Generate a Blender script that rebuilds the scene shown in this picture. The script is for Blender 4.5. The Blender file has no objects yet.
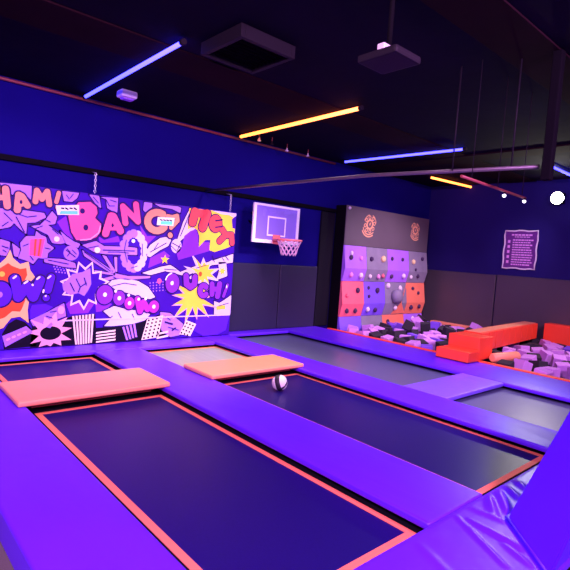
import bpy, bmesh, math, random
from mathutils import Vector, Matrix, Euler
random.seed(7)
C = bpy.context.scene.collection
PI = math.pi

# ------------------------------------------------------------------ camera
YAW, PITCH, ROLL, FPX = math.radians(41.875), math.radians(-3.616), math.radians(4.062), 495.26
CAM = Vector((0, 0, 1.6))            # z = 0 is the top of the trampoline pads, the hall floor is at z = -0.2
FLOOR, CEIL, BACK, RIGHT, MURAL = -0.2, 3.76, 7.9, 12.36, 7.57
fw = Vector((math.sin(YAW) * math.cos(PITCH), math.cos(YAW) * math.cos(PITCH), math.sin(PITCH)))
rt = Vector((math.cos(YAW), -math.sin(YAW), 0))
up = rt.cross(fw)
r2 = math.cos(ROLL) * rt + math.sin(ROLL) * up
u2 = -math.sin(ROLL) * rt + math.cos(ROLL) * up
cd = bpy.data.cameras.new('camera'); co = bpy.data.objects.new('camera', cd); C.objects.link(co)
cd.sensor_width = 36; cd.lens = 36 * FPX / 570; cd.clip_start = 0.02
m = Matrix((r2, u2, -fw)).transposed().to_4x4(); m.translation = CAM
co.matrix_world = m
bpy.context.scene.camera = co

def ray(px, py): return r2 * ((px - 285) / FPX) + u2 * ((285 - py) / FPX) + fw
def wallpt(px, py, y=MURAL):         # a point of the photo carried onto the plane of the back wall -> (x, z)
    d = ray(px, py); p = CAM + d * (y / d.y)
    return p.x, p.z

# ------------------------------------------------------------------ materials
def mat(name, col, rough=0.5, metal=0.0, spec=0.5, noise=0.0, nscale=8.0, bump=0.0, bscale=6.0, emit=None, estr=0.0, stretch=(1, 1, 1), coat=0.0, detail=4.0):
    M = bpy.data.materials.new(name); M.use_nodes = True
    nt = M.node_tree; b = nt.nodes['Principled BSDF']
    b.inputs['Base Color'].default_value = (*col, 1); b.inputs['Roughness'].default_value = rough
    b.inputs['Metallic'].default_value = metal; b.inputs['Specular IOR Level'].default_value = spec
    b.inputs['Coat Weight'].default_value = coat
    tc = nt.nodes.new('ShaderNodeTexCoord'); mp = nt.nodes.new('ShaderNodeMapping')
    mp.inputs['Scale'].default_value = stretch
    nt.links.new(tc.outputs['Object'], mp.inputs['Vector'])
    if noise:
        n = nt.nodes.new('ShaderNodeTexNoise'); n.inputs['Scale'].default_value = nscale; n.inputs['Detail'].default_value = detail
        mx = nt.nodes.new('ShaderNodeMix'); mx.data_type = 'RGBA'
        mx.inputs['A'].default_value = (*[c * (1 - noise) for c in col], 1)
        mx.inputs['B'].default_value = (*[min(1, c * (1 + noise)) for c in col], 1)
        nt.links.new(mp.outputs[0], n.inputs['Vector']); nt.links.new(n.outputs[0], mx.inputs['Factor'])
        nt.links.new(mx.outputs['Result'], b.inputs['Base Color'])
    if bump:
        n = nt.nodes.new('ShaderNodeTexNoise'); n.inputs['Scale'].default_value = bscale; n.inputs['Detail'].default_value = detail
        n.inputs['Distortion'].default_value = 0.6
        bp = nt.nodes.new('ShaderNodeBump'); bp.inputs['Strength'].default_value = bump; bp.inputs['Distance'].default_value = 0.03
        nt.links.new(mp.outputs[0], n.inputs['Vector']); nt.links.new(n.outputs[0], bp.inputs['Height'])
        nt.links.new(bp.outputs[0], b.inputs['Normal'])
    if emit:
        b.inputs['Emission Color'].default_value = (*emit, 1); b.inputs['Emission Strength'].default_value = estr
    return M

VIOLET = (0.115, 0.013, 0.95)
M = dict(
    violet=mat('violet_vinyl', VIOLET, 0.42, bump=0.25, bscale=2.2, stretch=(1.6, 0.7, 1), noise=0.08, nscale=3, detail=3),
    violet_creased=mat('violet_vinyl_creased', VIOLET, 0.36, bump=0.25, bscale=2.2, stretch=(1.0, 1.6, 1), noise=0.08, nscale=3, detail=2),
    blue_vinyl=mat('blue_vinyl', (0.08, 0.003, 0.95), 0.5, bump=0.06, bscale=2, noise=0.05, nscale=2),
    crossv=mat('blue_violet_vinyl', (0.20, 0.11, 0.90), 0.4, bump=0.3, bscale=5, noise=0.1, nscale=5),
    orange=mat('orange_vinyl', (1.0, 0.36, 0.20), 0.45, bump=0.12, bscale=4, noise=0.06, nscale=4),
    maroon=mat('maroon_vinyl', (0.16, 0.01, 0.02), 0.6, noise=0.1, nscale=4),
    navypad=mat('navy_black_wall_vinyl', (0.020, 0.016, 0.055), 0.4, noise=0.2, nscale=1.5, bump=0.15, bscale=2),
    red=mat('red_vinyl', (1.0, 0.075, 0.03), 0.45, bump=0.1, bscale=4, noise=0.08, nscale=5),
    line=mat('orange_stitched_band', (1.0, 0.24, 0.13), 0.6, noise=0.06, nscale=20),
    bed=mat('black_jump_mat', (0.009, 0.003, 0.115), 0.40, spec=0.4, noise=0.2, nscale=60, bump=0.04, bscale=250),
    bed_sheen=mat('jump_mat_painted_sheen', (0.34, 0.37, 0.28), 0.36, spec=0.6, noise=0.25, nscale=7, stretch=(6, 0.3, 1)),  # dark mat; pale tone and streaks paint a reflection into its colour
    bed_grey_sheen=mat('grey_jump_mat_painted_sheen', (0.11, 0.135, 0.24), 0.36, spec=0.6, noise=0.2, nscale=60, bump=0.04, bscale=250),  # grey partly holds the flood's sheen on the mat, painted into the colour
    frame=mat('black_steel', (0.005, 0.004, 0.007), 0.8, spec=0.04, noise=0.2, nscale=12),
    rubber=mat('dark_spring_cover', (0.006, 0.005, 0.012), 0.75, spec=0.15, noise=0.2, nscale=20),
    floor=mat('grey_carpet', (0.10, 0.085, 0.085), 0.95, noise=0.35, nscale=140, bump=0.15, bscale=300),
    pit_floor=mat('pit_base', (0.02, 0.015, 0.04), 0.9, noise=0.3, nscale=30),
    bluewall=mat('blue_wall_paint', (0.007, 0.003, 0.16), 0.85, spec=0.06, noise=0.12, nscale=1.5, bump=0.05, bscale=40),
    navywall=mat('navy_wall_paint', (0.016, 0.010, 0.13), 0.8, spec=0.15, noise=0.15, nscale=1.5, bump=0.05, bscale=40),
    darkwall=mat('black_wall_paint', (0.012, 0.010, 0.03), 0.8, noise=0.2, nscale=2),
    ceiling=mat('black_ceiling_paint', (0.006, 0.0025, 0.016), 0.95, spec=0.06, noise=0.5, nscale=0.8, bump=0.2, bscale=3),
    beam=mat('black_brown_beam', (0.014, 0.004, 0.008), 0.95, spec=0.06, noise=0.4, nscale=2),
    blackpad=mat('charcoal_wall_vinyl', (0.070, 0.058, 0.075), 0.40, noise=0.12, nscale=1.2, bump=0.12, bscale=2),
    copper=mat('red_sprinkler_pipe', (0.30, 0.06, 0.06), 0.45, noise=0.15, nscale=9),
    steel=mat('galvanised_pipe', (0.12, 0.10, 0.12), 0.4, metal=0.3, noise=0.2, nscale=15),
    chrome=mat('bright_chain', (0.8, 0.8, 0.85), 0.3, metal=0.7, noise=0.1, nscale=30),
    white=mat('white_plastic', (0.85, 0.82, 0.9), 0.5, noise=0.04, nscale=8),
    greyp=mat('grey_plastic', (0.012, 0.009, 0.016), 0.6, spec=0.15, noise=0.1, nscale=8),
    netm=mat('white_net_cord', (0.75, 0.45, 0.65), 0.8, noise=0.1, nscale=40),
    rim=mat('red_rim_paint', (0.95, 0.22, 0.22), 0.4, noise=0.05, nscale=20),
    tube_blue=mat('blue_lit_tube', (0.2, 0.2, 1), 0.4, emit=(0.034, 0.032, 1.0), estr=11.0, noise=0.02),
    tube_orange=mat('orange_lit_tube', (1, 0.6, 0.2), 0.4, emit=(1.0, 0.21, 0.035), estr=5.5, noise=0.02),
    lamp=mat('lit_flood_lens', (1, 1, 0.95), 0.3, emit=(1.0, 0.95, 0.78), estr=30.0, noise=0.02),
    spotlens=mat('lit_spot_lens', (1, 1, 1), 0.3, emit=(0.9, 0.85, 1.0), estr=3.0, noise=0.02),
    # print colours
    p_bg=mat('print_violet_blue', (0.045, 0.003, 0.36), 0.6, spec=0.12, noise=0.15, nscale=2.2),
    p_lilac=mat('print_lilac', (0.42, 0.20, 0.95), 0.55, spec=0.12, noise=0.06, nscale=7),
    p_pale=mat('print_pale_lilac', (0.74, 0.58, 1.0), 0.55, spec=0.12, noise=0.05, nscale=7),
    p_ink=mat('print_dark_ink', (0.030, 0.008, 0.12), 0.55, spec=0.12, noise=0.1, nscale=7),
    p_black=mat('print_black', (0.005, 0.002, 0.013), 0.55, spec=0.12, noise=0.1, nscale=7),
    p_pink=mat('print_hot_pink', (1.0, 0.11, 0.30), 0.55, spec=0.12, noise=0.06, nscale=3),
    p_salmon=mat('print_salmon', (1.0, 0.30, 0.20), 0.55, spec=0.12, noise=0.06, nscale=6),
    p_peach=mat('print_peach', (1.0, 0.62, 0.22), 0.55, spec=0.12, noise=0.06, nscale=6),
    p_red=mat('print_orange_red', (1.0, 0.10, 0.03), 0.55, spec=0.12, noise=0.1, nscale=6),
    p_red2=mat('print_warm_red', (1.0, 0.075, 0.10), 0.55, spec=0.12, noise=0.08, nscale=6),
    p_blue=mat('print_letter_blue', (0.10, 0.015, 0.78), 0.55, spec=0.12, noise=0.1, nscale=6),
    p_purple=mat('print_letter_purple', (0.24, 0.03, 0.70), 0.55, spec=0.12, noise=0.1, nscale=6),
    p_magenta=mat('print_letter_magenta', (0.40, 0.03, 0.55), 0.55, spec=0.12, noise=0.1, nscale=6),
    p_yellow=mat('print_yellow', (1.0, 0.66, 0.07), 0.55, spec=0.12, noise=0.07, nscale=8),
    p_cream=mat('print_cream', (0.95, 0.72, 0.62), 0.55, spec=0.12, noise=0.07, nscale=9),
    p_rose=mat('print_rose', (0.98, 0.42, 0.55), 0.55, spec=0.12, noise=0.07, nscale=9),
    p_teal=mat('print_teal', (0.15, 0.85, 0.80), 0.55, spec=0.12, noise=0.1, nscale=40),
    p_white=mat('print_white', (0.95, 0.93, 0.98), 0.55, spec=0.12, noise=0.03, nscale=9),
    c_lilac=mat('lilac_climbing_panel', (0.42, 0.17, 0.95), 0.55, noise=0.12, nscale=4, bump=0.1, bscale=20),
    c_blue=mat('blue_violet_climbing_panel', (0.22, 0.11, 0.90), 0.55, noise=0.12, nscale=4, bump=0.1, bscale=20),
    c_grey=mat('grey_climbing_panel', (0.25, 0.24, 0.33), 0.6, noise=0.25, nscale=5, bump=0.1, bscale=20),
    c_red=mat('red_climbing_panel', (1.0, 0.16, 0.22), 0.55, noise=0.12, nscale=4, bump=0.1, bscale=20),
    c_orange=mat('orange_climbing_panel', (1.0, 0.25, 0.14), 0.55, noise=0.12, nscale=4, bump=0.1, bscale=20),
    c_board=mat('dark_grey_board', (0.12, 0.10, 0.12), 0.6, noise=0.12, nscale=2),
    c_glow=mat('orange_print', (1.0, 0.50, 0.26), 0.6, noise=0.1, nscale=12),
    foam_l=mat('lilac_foam', (0.60, 0.28, 0.80), 0.9, noise=0.1, nscale=14, bump=0.1, bscale=60),
    foam_d=mat('black_foam', (0.020, 0.016, 0.03), 0.9, noise=0.2, nscale=14, bump=0.1, bscale=60),
    foam_b=mat('blue_violet_foam', (0.20, 0.08, 0.75), 0.9, noise=0.1, nscale=14, bump=0.1, bscale=60),
    h_white=mat('white_hold', (0.85, 0.8, 0.85), 0.6, noise=0.1, nscale=20),
    h_dark=mat('dark_hold', (0.05, 0.02, 0.09), 0.6, noise=0.1, nscale=20),
    h_pink=mat('pink_hold', (0.9, 0.35, 0.7), 0.6, noise=0.1, nscale=20),
    h_yellow=mat('yellow_hold', (1.0, 0.75, 0.35), 0.6, noise=0.1, nscale=20),
    ballw=mat('white_ball_rubber', (0.88, 0.86, 0.90), 0.45, noise=0.04, nscale=30, bump=0.1, bscale=120),
    ballk=mat('black_ball_rubber', (0.02, 0.015, 0.03), 0.45, noise=0.1, nscale=30, bump=0.1, bscale=120),
    sign_bg=mat('sign_purple', (0.16, 0.03, 0.26), 0.4, noise=0.1, nscale=6),
    sign_txt=mat('sign_pink_print', (1.0, 0.50, 1.0), 0.5, noise=0.08, nscale=30),
)
# clear backboard sheet
AC = bpy.data.materials.new('frosted_acrylic'); AC.use_nodes = True
nt = AC.node_tree; b = nt.nodes['Principled BSDF']
b.inputs['Base Color'].default_value = (0.38, 0.27, 0.95, 1); b.inputs['Roughness'].default_value = 0.2
tr = nt.nodes.new('ShaderNodeBsdfTransparent'); mx = nt.nodes.new('ShaderNodeMixShader'); mx.inputs[0].default_value = 0.68
nt.links.new(tr.outputs[0], mx.inputs[1]); nt.links.new(b.outputs[0], mx.inputs[2])
nt.links.new(mx.outputs[0], nt.nodes['Material Output'].inputs['Surface'])
nz = nt.nodes.new('ShaderNodeTexNoise'); nz.inputs['Scale'].default_value = 3
rm = nt.nodes.new('ShaderNodeMapRange'); rm.inputs['To Min'].default_value = 0.15; rm.inputs['To Max'].default_value = 0.35
nt.links.new(nz.outputs[0], rm.inputs[0]); nt.links.new(rm.outputs[0], b.inputs['Roughness'])
M['acrylic'] = AC

# ------------------------------------------------------------------ mesh helpers
def link(name, bm, mats, parent=None, smooth=False):
    me = bpy.data.meshes.new(name)
    bm.normal_update(); bm.to_mesh(me); bm.free()
    for mm in (mats if isinstance(mats, (list, tuple)) else [mats]): me.materials.append(M[mm])
    if smooth:
        for p in me.polygons: p.use_smooth = True
    o = bpy.data.objects.new(name, me); C.objects.link(o)
    if parent:
        o.parent = parent
        o.matrix_parent_inverse = parent_matrix(parent).inverted()
    return o
def parent_matrix(o):
    mw = Matrix.LocRotScale(o.location, o.rotation_euler, o.scale)
    return (parent_matrix(o.parent) @ o.matrix_parent_inverse @ mw) if o.parent else mw
def tag(o, label, cat, group=None, kind=None):
    o['label'] = label; o['category'] = cat
    if group: o['group'] = group
    o['kind'] = kind or 'thing'
    return o
def thing(name, label, cat, loc=(0, 0, 0), group=None):
    o = bpy.data.objects.new(name, None); C.objects.link(o); o.location = loc; o.empty_display_size = 0.1
    return tag(o, label, cat, group)
def struct(name, bm, mm):
    o = link(name, bm, mm); o['kind'] = 'structure'; o['category'] = name.split('_')[0]
    o['label'] = STRUCT.get(name, name.replace('_', ' ') + ' of the dark trampoline hall'); return o
STRUCT = {}

def box(bm, lo, hi, bev=0.0, seg=2, mi=0, rot=None, piv=None):
    n0 = len(bm.faces)
    t = bmesh.new()
    bmesh.ops.create_cube(t, size=1)
    for v in t.verts:
        v.co = Vector([(lo[i] + hi[i]) / 2 + v.co[i] * (hi[i] - lo[i]) for i in range(3)])
    if bev: bmesh.ops.bevel(t, geom=t.edges[:], offset=bev, segments=seg, profile=0.6, affect='EDGES')
    if rot is not None:
        c = Vector(piv) if piv is not None else Vector([(lo[i] + hi[i]) / 2 for i in range(3)])
        R = rot.to_matrix()
        for v in t.verts: v.co = c + R @ (v.co - c)
    add(bm, t, mi)
def add(bm, t, mi=None):
    vm = {}
    for v in t.verts: vm[v] = bm.verts.new(v.co)
    for f in t.faces:
        try:
            g = bm.faces.new([vm[v] for v in f.verts]); g.material_index = f.material_index if mi is None else mi; g.smooth = f.smooth
        except ValueError: pass
    t.free()
def tube(bm, pts, r, n=10, mi=0, closed=False, caps=True):
    pts = [Vector(p) for p in pts]; rings = []
    N = len(pts)
    for i, p in enumerate(pts):
        a = pts[(i - 1) % N] if (i > 0 or closed) else p
        c = pts[(i + 1) % N] if (i < N - 1 or closed) else p
        d = (c - a).normalized()
        ref = Vector((0, 0, 1)) if abs(d.z) < 0.9 else Vector((1, 0, 0))
        s = d.cross(ref).normalized(); u = s.cross(d)
        rr = r[i] if isinstance(r, (list, tuple)) else r
        rings.append([bm.verts.new(p + (s * math.cos(2 * PI * k / n) + u * math.sin(2 * PI * k / n)) * rr) for k in range(n)])
    for i in range(N if closed else N - 1):
        A, B = rings[i], rings[(i + 1) % N]
        for k in range(n):
            f = bm.faces.new((A[k], A[(k + 1) % n], B[(k + 1) % n], B[k])); f.material_index = mi; f.smooth = True
    if caps and not closed:
        for g in (rings[0][::-1], rings[-1]):
            f = bm.faces.new(g); f.material_index = mi
def lathe(bm, c, prof, n=24, mi=0):
    c = Vector(c); rings = []
    for r, z in prof:
        rings.append([bm.verts.new(c + Vector((r * math.cos(2 * PI * k / n), r * math.sin(2 * PI * k / n), z))) for k in range(n)])
    for A, B in zip(rings, rings[1:]):
        for k in range(n):
            f = bm.faces.new((A[k], A[(k + 1) % n], B[(k + 1) % n], B[k])); f.material_index = mi; f.smooth = True
    for g in (rings[0][::-1], rings[-1]):
        f = bm.faces.new(g); f.material_index = mi
def B1(lo, hi, bev=0.0, seg=2):
    bm = bmesh.new(); box(bm, lo, hi, bev, seg); return bm
def grid_cushion(lo, hi, bev=0.03, step=0.12, sag=0.0, seed=0, amp=0.004):
    """a padded slab: bevelled box whose top is gently uneven"""
    bm = bmesh.new(); box(bm, lo, hi, bev, 3)
    return bm

# ------------------------------------------------------------------ room
STRUCT.update(floor='grey carpeted floor of the hall beside the padded deck', ceiling='black painted ceiling with lit tubes',
  wall_back='dark blue back wall behind mural and basketball hoop', wall_right='dark blue side wall beyond the foam pit',
  wall_left='dark wall of the hall at the left', wall_front='dark wall of the hall behind the viewer')
X0, Y0 = -2.6, -3.2
bm = B1((X0 - 0.2, Y0 - 0.2, FLOOR - 0.15), (RIGHT + 0.2, BACK + 0.2, FLOOR)); struct('floor', bm, 'floor')
bm = B1((X0 - 0.2, Y0 - 0.2, CEIL), (RIGHT + 0.2, BACK + 0.2, CEIL + 0.1)); struct('ceiling', bm, 'ceiling')
bm = B1((X0 - 0.2, BACK, FLOOR), (RIGHT + 0.2, BACK + 0.2, CEIL)); struct('wall_back', bm, 'bluewall')
bm = B1((RIGHT, Y0, FLOOR), (RIGHT + 0.2, BACK, CEIL)); struct('wall_right', bm, 'navywall')
bm = B1((X0 - 0.2, Y0, FLOOR), (X0, BACK, CEIL)); struct('wall_left', bm, 'darkwall')
bm = B1((X0 - 0.2, Y0 - 0.2, FLOOR), (RIGHT + 0.2, Y0, CEIL)); struct('wall_front', bm, 'darkwall')
STRUCT.update(trim_1='black rail running along the back wall above the mural', trim_2='broad dark ceiling beam across the hall',
  trim_3='dark ceiling beam nearer the viewer', trim_4='dark ceiling beam over the foam pit')
bm = B1((X0, BACK - 0.07, 2.62), (8.45, BACK, 2.70), 0.01); struct('trim_1', bm, 'frame')
bm = B1((X0, 5.05, CEIL - 0.02), (RIGHT, 5.75, CEIL), 0.01); struct('trim_2', bm, 'beam')
bm = B1((X0, 2.0, CEIL - 0.02), (RIGHT, 2.5, CEIL), 0.005); struct('trim_3', bm, 'beam')
bm = B1((9.0, Y0, CEIL - 0.03), (9.5, BACK - 0.3, CEIL), 0.005); struct('trim_4', bm, 'beam')

# ------------------------------------------------------------------ deck: trampolines
BED = -0.10
def trampoline(label, x0, x1, y0, y1, bedm='bed', band=True, bx=None, by=None):
    t = thing('trampoline', label, 'trampoline', ((x0 + x1) / 2, (y0 + y1) / 2, FLOOR), 'trampolines of the padded deck')
    bm = bmesh.new()
    for lo, hi in (((x0, y0, FLOOR), (x0 + 0.06, y1, BED - 0.012)), ((x1 - 0.06, y0, FLOOR), (x1, y1, BED - 0.012)),
                   ((x0 + 0.06, y0, FLOOR), (x1 - 0.06, y0 + 0.06, BED - 0.012)), ((x0 + 0.06, y1 - 0.06, FLOOR), (x1 - 0.06, y1, BED - 0.012))):
        box(bm, lo, hi, 0.008)
    link('frame', bm, 'frame', t)
    bm = bmesh.new(); box(bm, (x0, y0, BED - 0.010), (x1, y1, BED - 0.002)); link('spring_cover', bm, 'rubber', t)
    if bx is None: bx, by = (x0 + 0.1, x1 - 0.1), (y0 + 0.1, y1 - 0.1)
    bm = bmesh.new(); box(bm, (bx[0], by[0], BED - 0.001), (bx[1], by[1], BED + 0.001)); link('jump_mat', bm, bedm, t)
    if band:
        w = 0.052; bm = bmesh.new(); z0, z1 = BED + 0.001, BED + 0.005
        box(bm, (bx[0], by[0], z0), (bx[0] + w, by[1], z1)); box(bm, (bx[1] - w, by[0], z0), (bx[1], by[1], z1))
        box(bm, (bx[0] + w, by[0], z0), (bx[1] - w, by[0] + w, z1)); box(bm, (bx[0] + w, by[1] - w, z0), (bx[1] - w, by[1], z1))
        o = link('edge_band', bm, 'line', t); o['label'] = 'orange stitched border band'
    return t
trampoline('large near trampoline with orange border between left pad and wide middle pad', 1.32, 2.86, 1.52, 5.30, 'bed', True, (1.385, 2.715), (1.62, 5.0))
trampoline('short dark trampoline with orange border under the left end of the mural', 1.32, 2.86, 5.32, 7.22, 'bed', True, (1.385, 2.715), (5.45, 7.12))
trampoline('long trampoline with orange border that the striped ball lies on', 3.42, 5.04, 1.52, 5.22, 'bed', True, (3.56, 4.875), (1.64, 5.05))
trampoline('short trampoline with painted pale sheen behind the peach pad below the mural end', 3.42, 5.04, 5.24, 7.22, 'bed_sheen', True, (3.56, 4.875), (5.3, 7.12))
trampoline('long grey trampoline without border under the basketball hoop', 5.42, 7.14, 3.36, 7.72, 'bed_grey_sheen', False, (5.46, 7.1), (3.4, 7.68))
trampoline('small grey trampoline beyond the low cross pad near the blue ramp', 5.42, 7.14, 1.52, 3.34, 'bed_grey_sheen', False, (5.46, 7.1), (1.56, 3.3))

# ------------------------------------------------------------------ deck: pads (cushion on a plinth)
def pad(label, lo, hi, mm='violet', plinth=0.10, bev=0.022, skirt=None, basis=None):
    (x0, y0), (x1, y1) = lo, hi
    t = thing('safety_pad', label, 'pad', ((x0 + x1) / 2, (y0 + y1) / 2, FLOOR), 'violet safety pads of the deck')
    bm = bmesh.new(); box(bm, (x0, y0, -0.056), (x1, y1, 0), bev, 4)
    link('cushion', bm, mm, t, smooth=True)
    if basis is None: basis = (x0 + plinth, x1 - plinth, y0 + 0.01, y1 - 0.01)
    bm = bmesh.new(); box(bm, (basis[0], basis[2], FLOOR), (basis[1], basis[3], -0.056), 0.005)
    link('plinth', bm, 'rubber', t)
    if skirt:
        bm = bmesh.new(); box(bm, *skirt, 0.006); link('skirt', bm, mm if mm == 'violet' else 'rubber', t)
    return t
pad('violet pad at the left edge of the deck along the first trampolines', (0.70, 1.545), (1.30, 7.06), basis=(0.74, 1.24, 1.6, 7.0), skirt=((0.705, 1.55, FLOOR), (0.735, 7.05, -0.05)))
pad('wide violet pad down the middle between the two orange-bordered trampolines', (2.72, 1.545), (3.42, 7.06), basis=(2.88, 3.38, 1.6, 7.0))
pad('violet pad on the far side of the long trampoline with the ball', (4.83, 1.545), (5.45, 7.56), basis=(5.06, 5.40, 1.6, 7.5))
pad('broad violet pad beside the foam pit', (7.0, 1.545), (8.08, 7.88), basis=(7.16, 8.06, 1.6, 7.8))
pad('bluish creased pad crossing between two grey trampolines', (5.46, 3.02), (6.99, 3.66), 'crossv', basis=(5.48, 6.98, 3.35, 3.355))
pad('violet pad along the foot of the mural', (0.70, 7.07), (4.82, 7.565), basis=(0.74, 4.8, 7.24, 7.56))
pad('narrow violet pad against the wall below the basketball hoop', (5.46, 7.57), (6.99, 7.895), basis=(5.47, 6.98, 7.74, 7.89))
endp = pad('creased violet pad along the near end of the deck', (0.70, 0.86), (8.08, 1.54), 'violet_creased', basis=(0.74, 8.06, 0.90, 1.5), skirt=((0.71, 0.865, FLOOR), (8.07, 0.895, -0.06)))
def fold_pad(t):
    FOLDS = [((470, 521), (536, 557), 0.022, 0.020), ((452, 512), (505, 566), 0.018, 0.012), ((488, 496), (494, 514), 0.030, 0.022), ((499, 492), (508, 514), 0.030, 0.022),
             ((507, 488), (519, 499), 0.030, 0.020), ((517, 482), (526, 490), 0.030, 0.018), ((470, 508), (510, 524), 0.03, 0.012), ((505, 545), (530, 566), 0.02, 0.012), ((420, 545), (450, 575), 0.03, 0.006)]
    segs = []
    for p, q, w_, h_ in FOLDS:
        P = []
        for c in (p, q):
            d = ray(*c); k = (0.0 - CAM.z) / d.z; P.append(Vector((CAM.x + d.x * k, CAM.y + d.y * k)))
        segs.append((P[0], P[1], w_, h_))
    x0, x1, y0, y1, st = 1.6, 4.6, 0.875, 1.525, 0.0125
    nx, ny = int((x1 - x0) / st), int((y1 - y0) / st)
    bm = bmesh.new(); G = []
    for i in range(nx + 1):
        row = []
        for j in range(ny + 1):
            p = Vector((x0 + (x1 - x0) * i / nx, y0 + (y1 - y0) * j / ny)); z = 0.0
            for a_, b_, w_, h_ in segs:
                ab = b_ - a_; u = max(0, min(1, (p - a_).dot(ab) / ab.length_squared)); dd = (p - a_ - ab * u).length
                z += h_ * math.exp(-(dd / w_) ** 2) * (0.5 + 0.5 * math.sin(PI * min(1, max(0.0, u)) * 0.9 + 0.15))
            if p.y < 1.31 and p.x > 3.215 - (1.285 - p.y) * 1.061 - 0.06: z = 0.0
            ed = min(i, nx - i, j, ny - j) / 4
            row.append(bm.verts.new((p.x, p.y, 0.001 + z * min(1, ed) - (0.004 if ed == 0 else 0))))
        G.append(row)
    for i in range(nx):
        for j in range(ny):
            f = bm.faces.new((G[i][j], G[i + 1][j], G[i + 1][j + 1], G[i][j + 1])); f.smooth = True
    link('creased_cover', bm, 'violet_creased', t)
def divider(label, x0, x1, y0, y1):
    t = thing('divider_pad', label, 'pad', ((x0 + x1) / 2, (y0 + y1) / 2, 0), 'orange divider pads')
    bm = bmesh.new(); box(bm, (x0, y0, 0.001), (x1, y1, 0.055), 0.022, 4)
    link('cushion', bm, 'orange', t, smooth=True)
    bm = bmesh.new(); box(bm, (x0 + 0.13, y0 + 0.07, -0.04), (x1 - 0.20, y1 - 0.07, 0.001), 0.01)
    link('underside_pad', bm, 'maroon', t)
fold_pad(endp)
divider('salmon orange pad crossing the first lane of trampolines at left', 1.22, 2.79, 4.93, 5.72)
divider('peach orange pad crossing the lane behind the striped ball', 3.37, 4.93, 4.97, 5.66)
bm = bmesh.new(); box(bm, (8.085, 1.545, FLOOR), (8.20, 7.52, 0.012), 0.012, 3)
tag(link('edge_strip', bm, 'red'), 'thin red padded strip along the near edge of the foam pit', 'edge strip')

# foam ramp at the near right corner
bm = bmesh.new()
ya, yb = 1.285, 0.862
A = bm.verts.new((3.215, ya, 0.008)); Bv = bm.verts.new((2.766, yb, 0.008))
Ct = bm.verts.new((5.15, ya, 1.135)); Dt = bm.verts.new((4.80, yb, 1.20))
A2 = bm.verts.new((5.15, ya, 0.008)); B2 = bm.verts.new((4.80, yb, 0.008))
for f in ((A, Bv, Dt, Ct), (A, Ct, A2), (Bv, B2, Dt), (Ct, Dt, B2, A2), (A, A2, B2, Bv)): bm.faces.new(f)
bmesh.ops.recalc_face_normals(bm, faces=bm.faces)
bmesh.ops.bevel(bm, geom=bm.edges[:], offset=0.012, segments=2, affect='EDGES')
for v in bm.verts: v.co.z = max(v.co.z, 0.008)
t = thing('foam_ramp', 'plain saturated blue foam ramp rising from the near end pad', 'ramp', (4, 1.1, 0))
link('body', bm, 'blue_vinyl', t)
bm = bmesh.new(); tube(bm, [(3.20, ya - 0.0, 0.013), (2.776, yb, 0.013)], 0.009); link('seam_piping', bm, 'blue_vinyl', t)

# ball
r = 0.098
bm = bmesh.new(); bmesh.ops.create_uvsphere(bm, u_segments=32, v_segments=20, radius=r)
for f in bm.faces:
    c = f.calc_center_median().normalized(); f.smooth = True
    az = math.atan2(c.y, c.x)
    f.material_index = 1 if (abs(c.z) < 0.30 or (c.z > 0.30 and abs(c.x) < 0.16) or (c.z < -0.3 and c.y > 0.3)) else 0
bmesh.ops.transform(bm, matrix=Euler((1.15, 0.75, 0.3)).to_matrix().to_4x4(), verts=bm.verts)
bo = link('ball', bm, ['ballw', 'ballk']); bo.location = (4.06, 4.50, BED + 0.002 + r)
tag(bo, 'small black and white striped ball lying on the long trampoline', 'ball')

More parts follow.
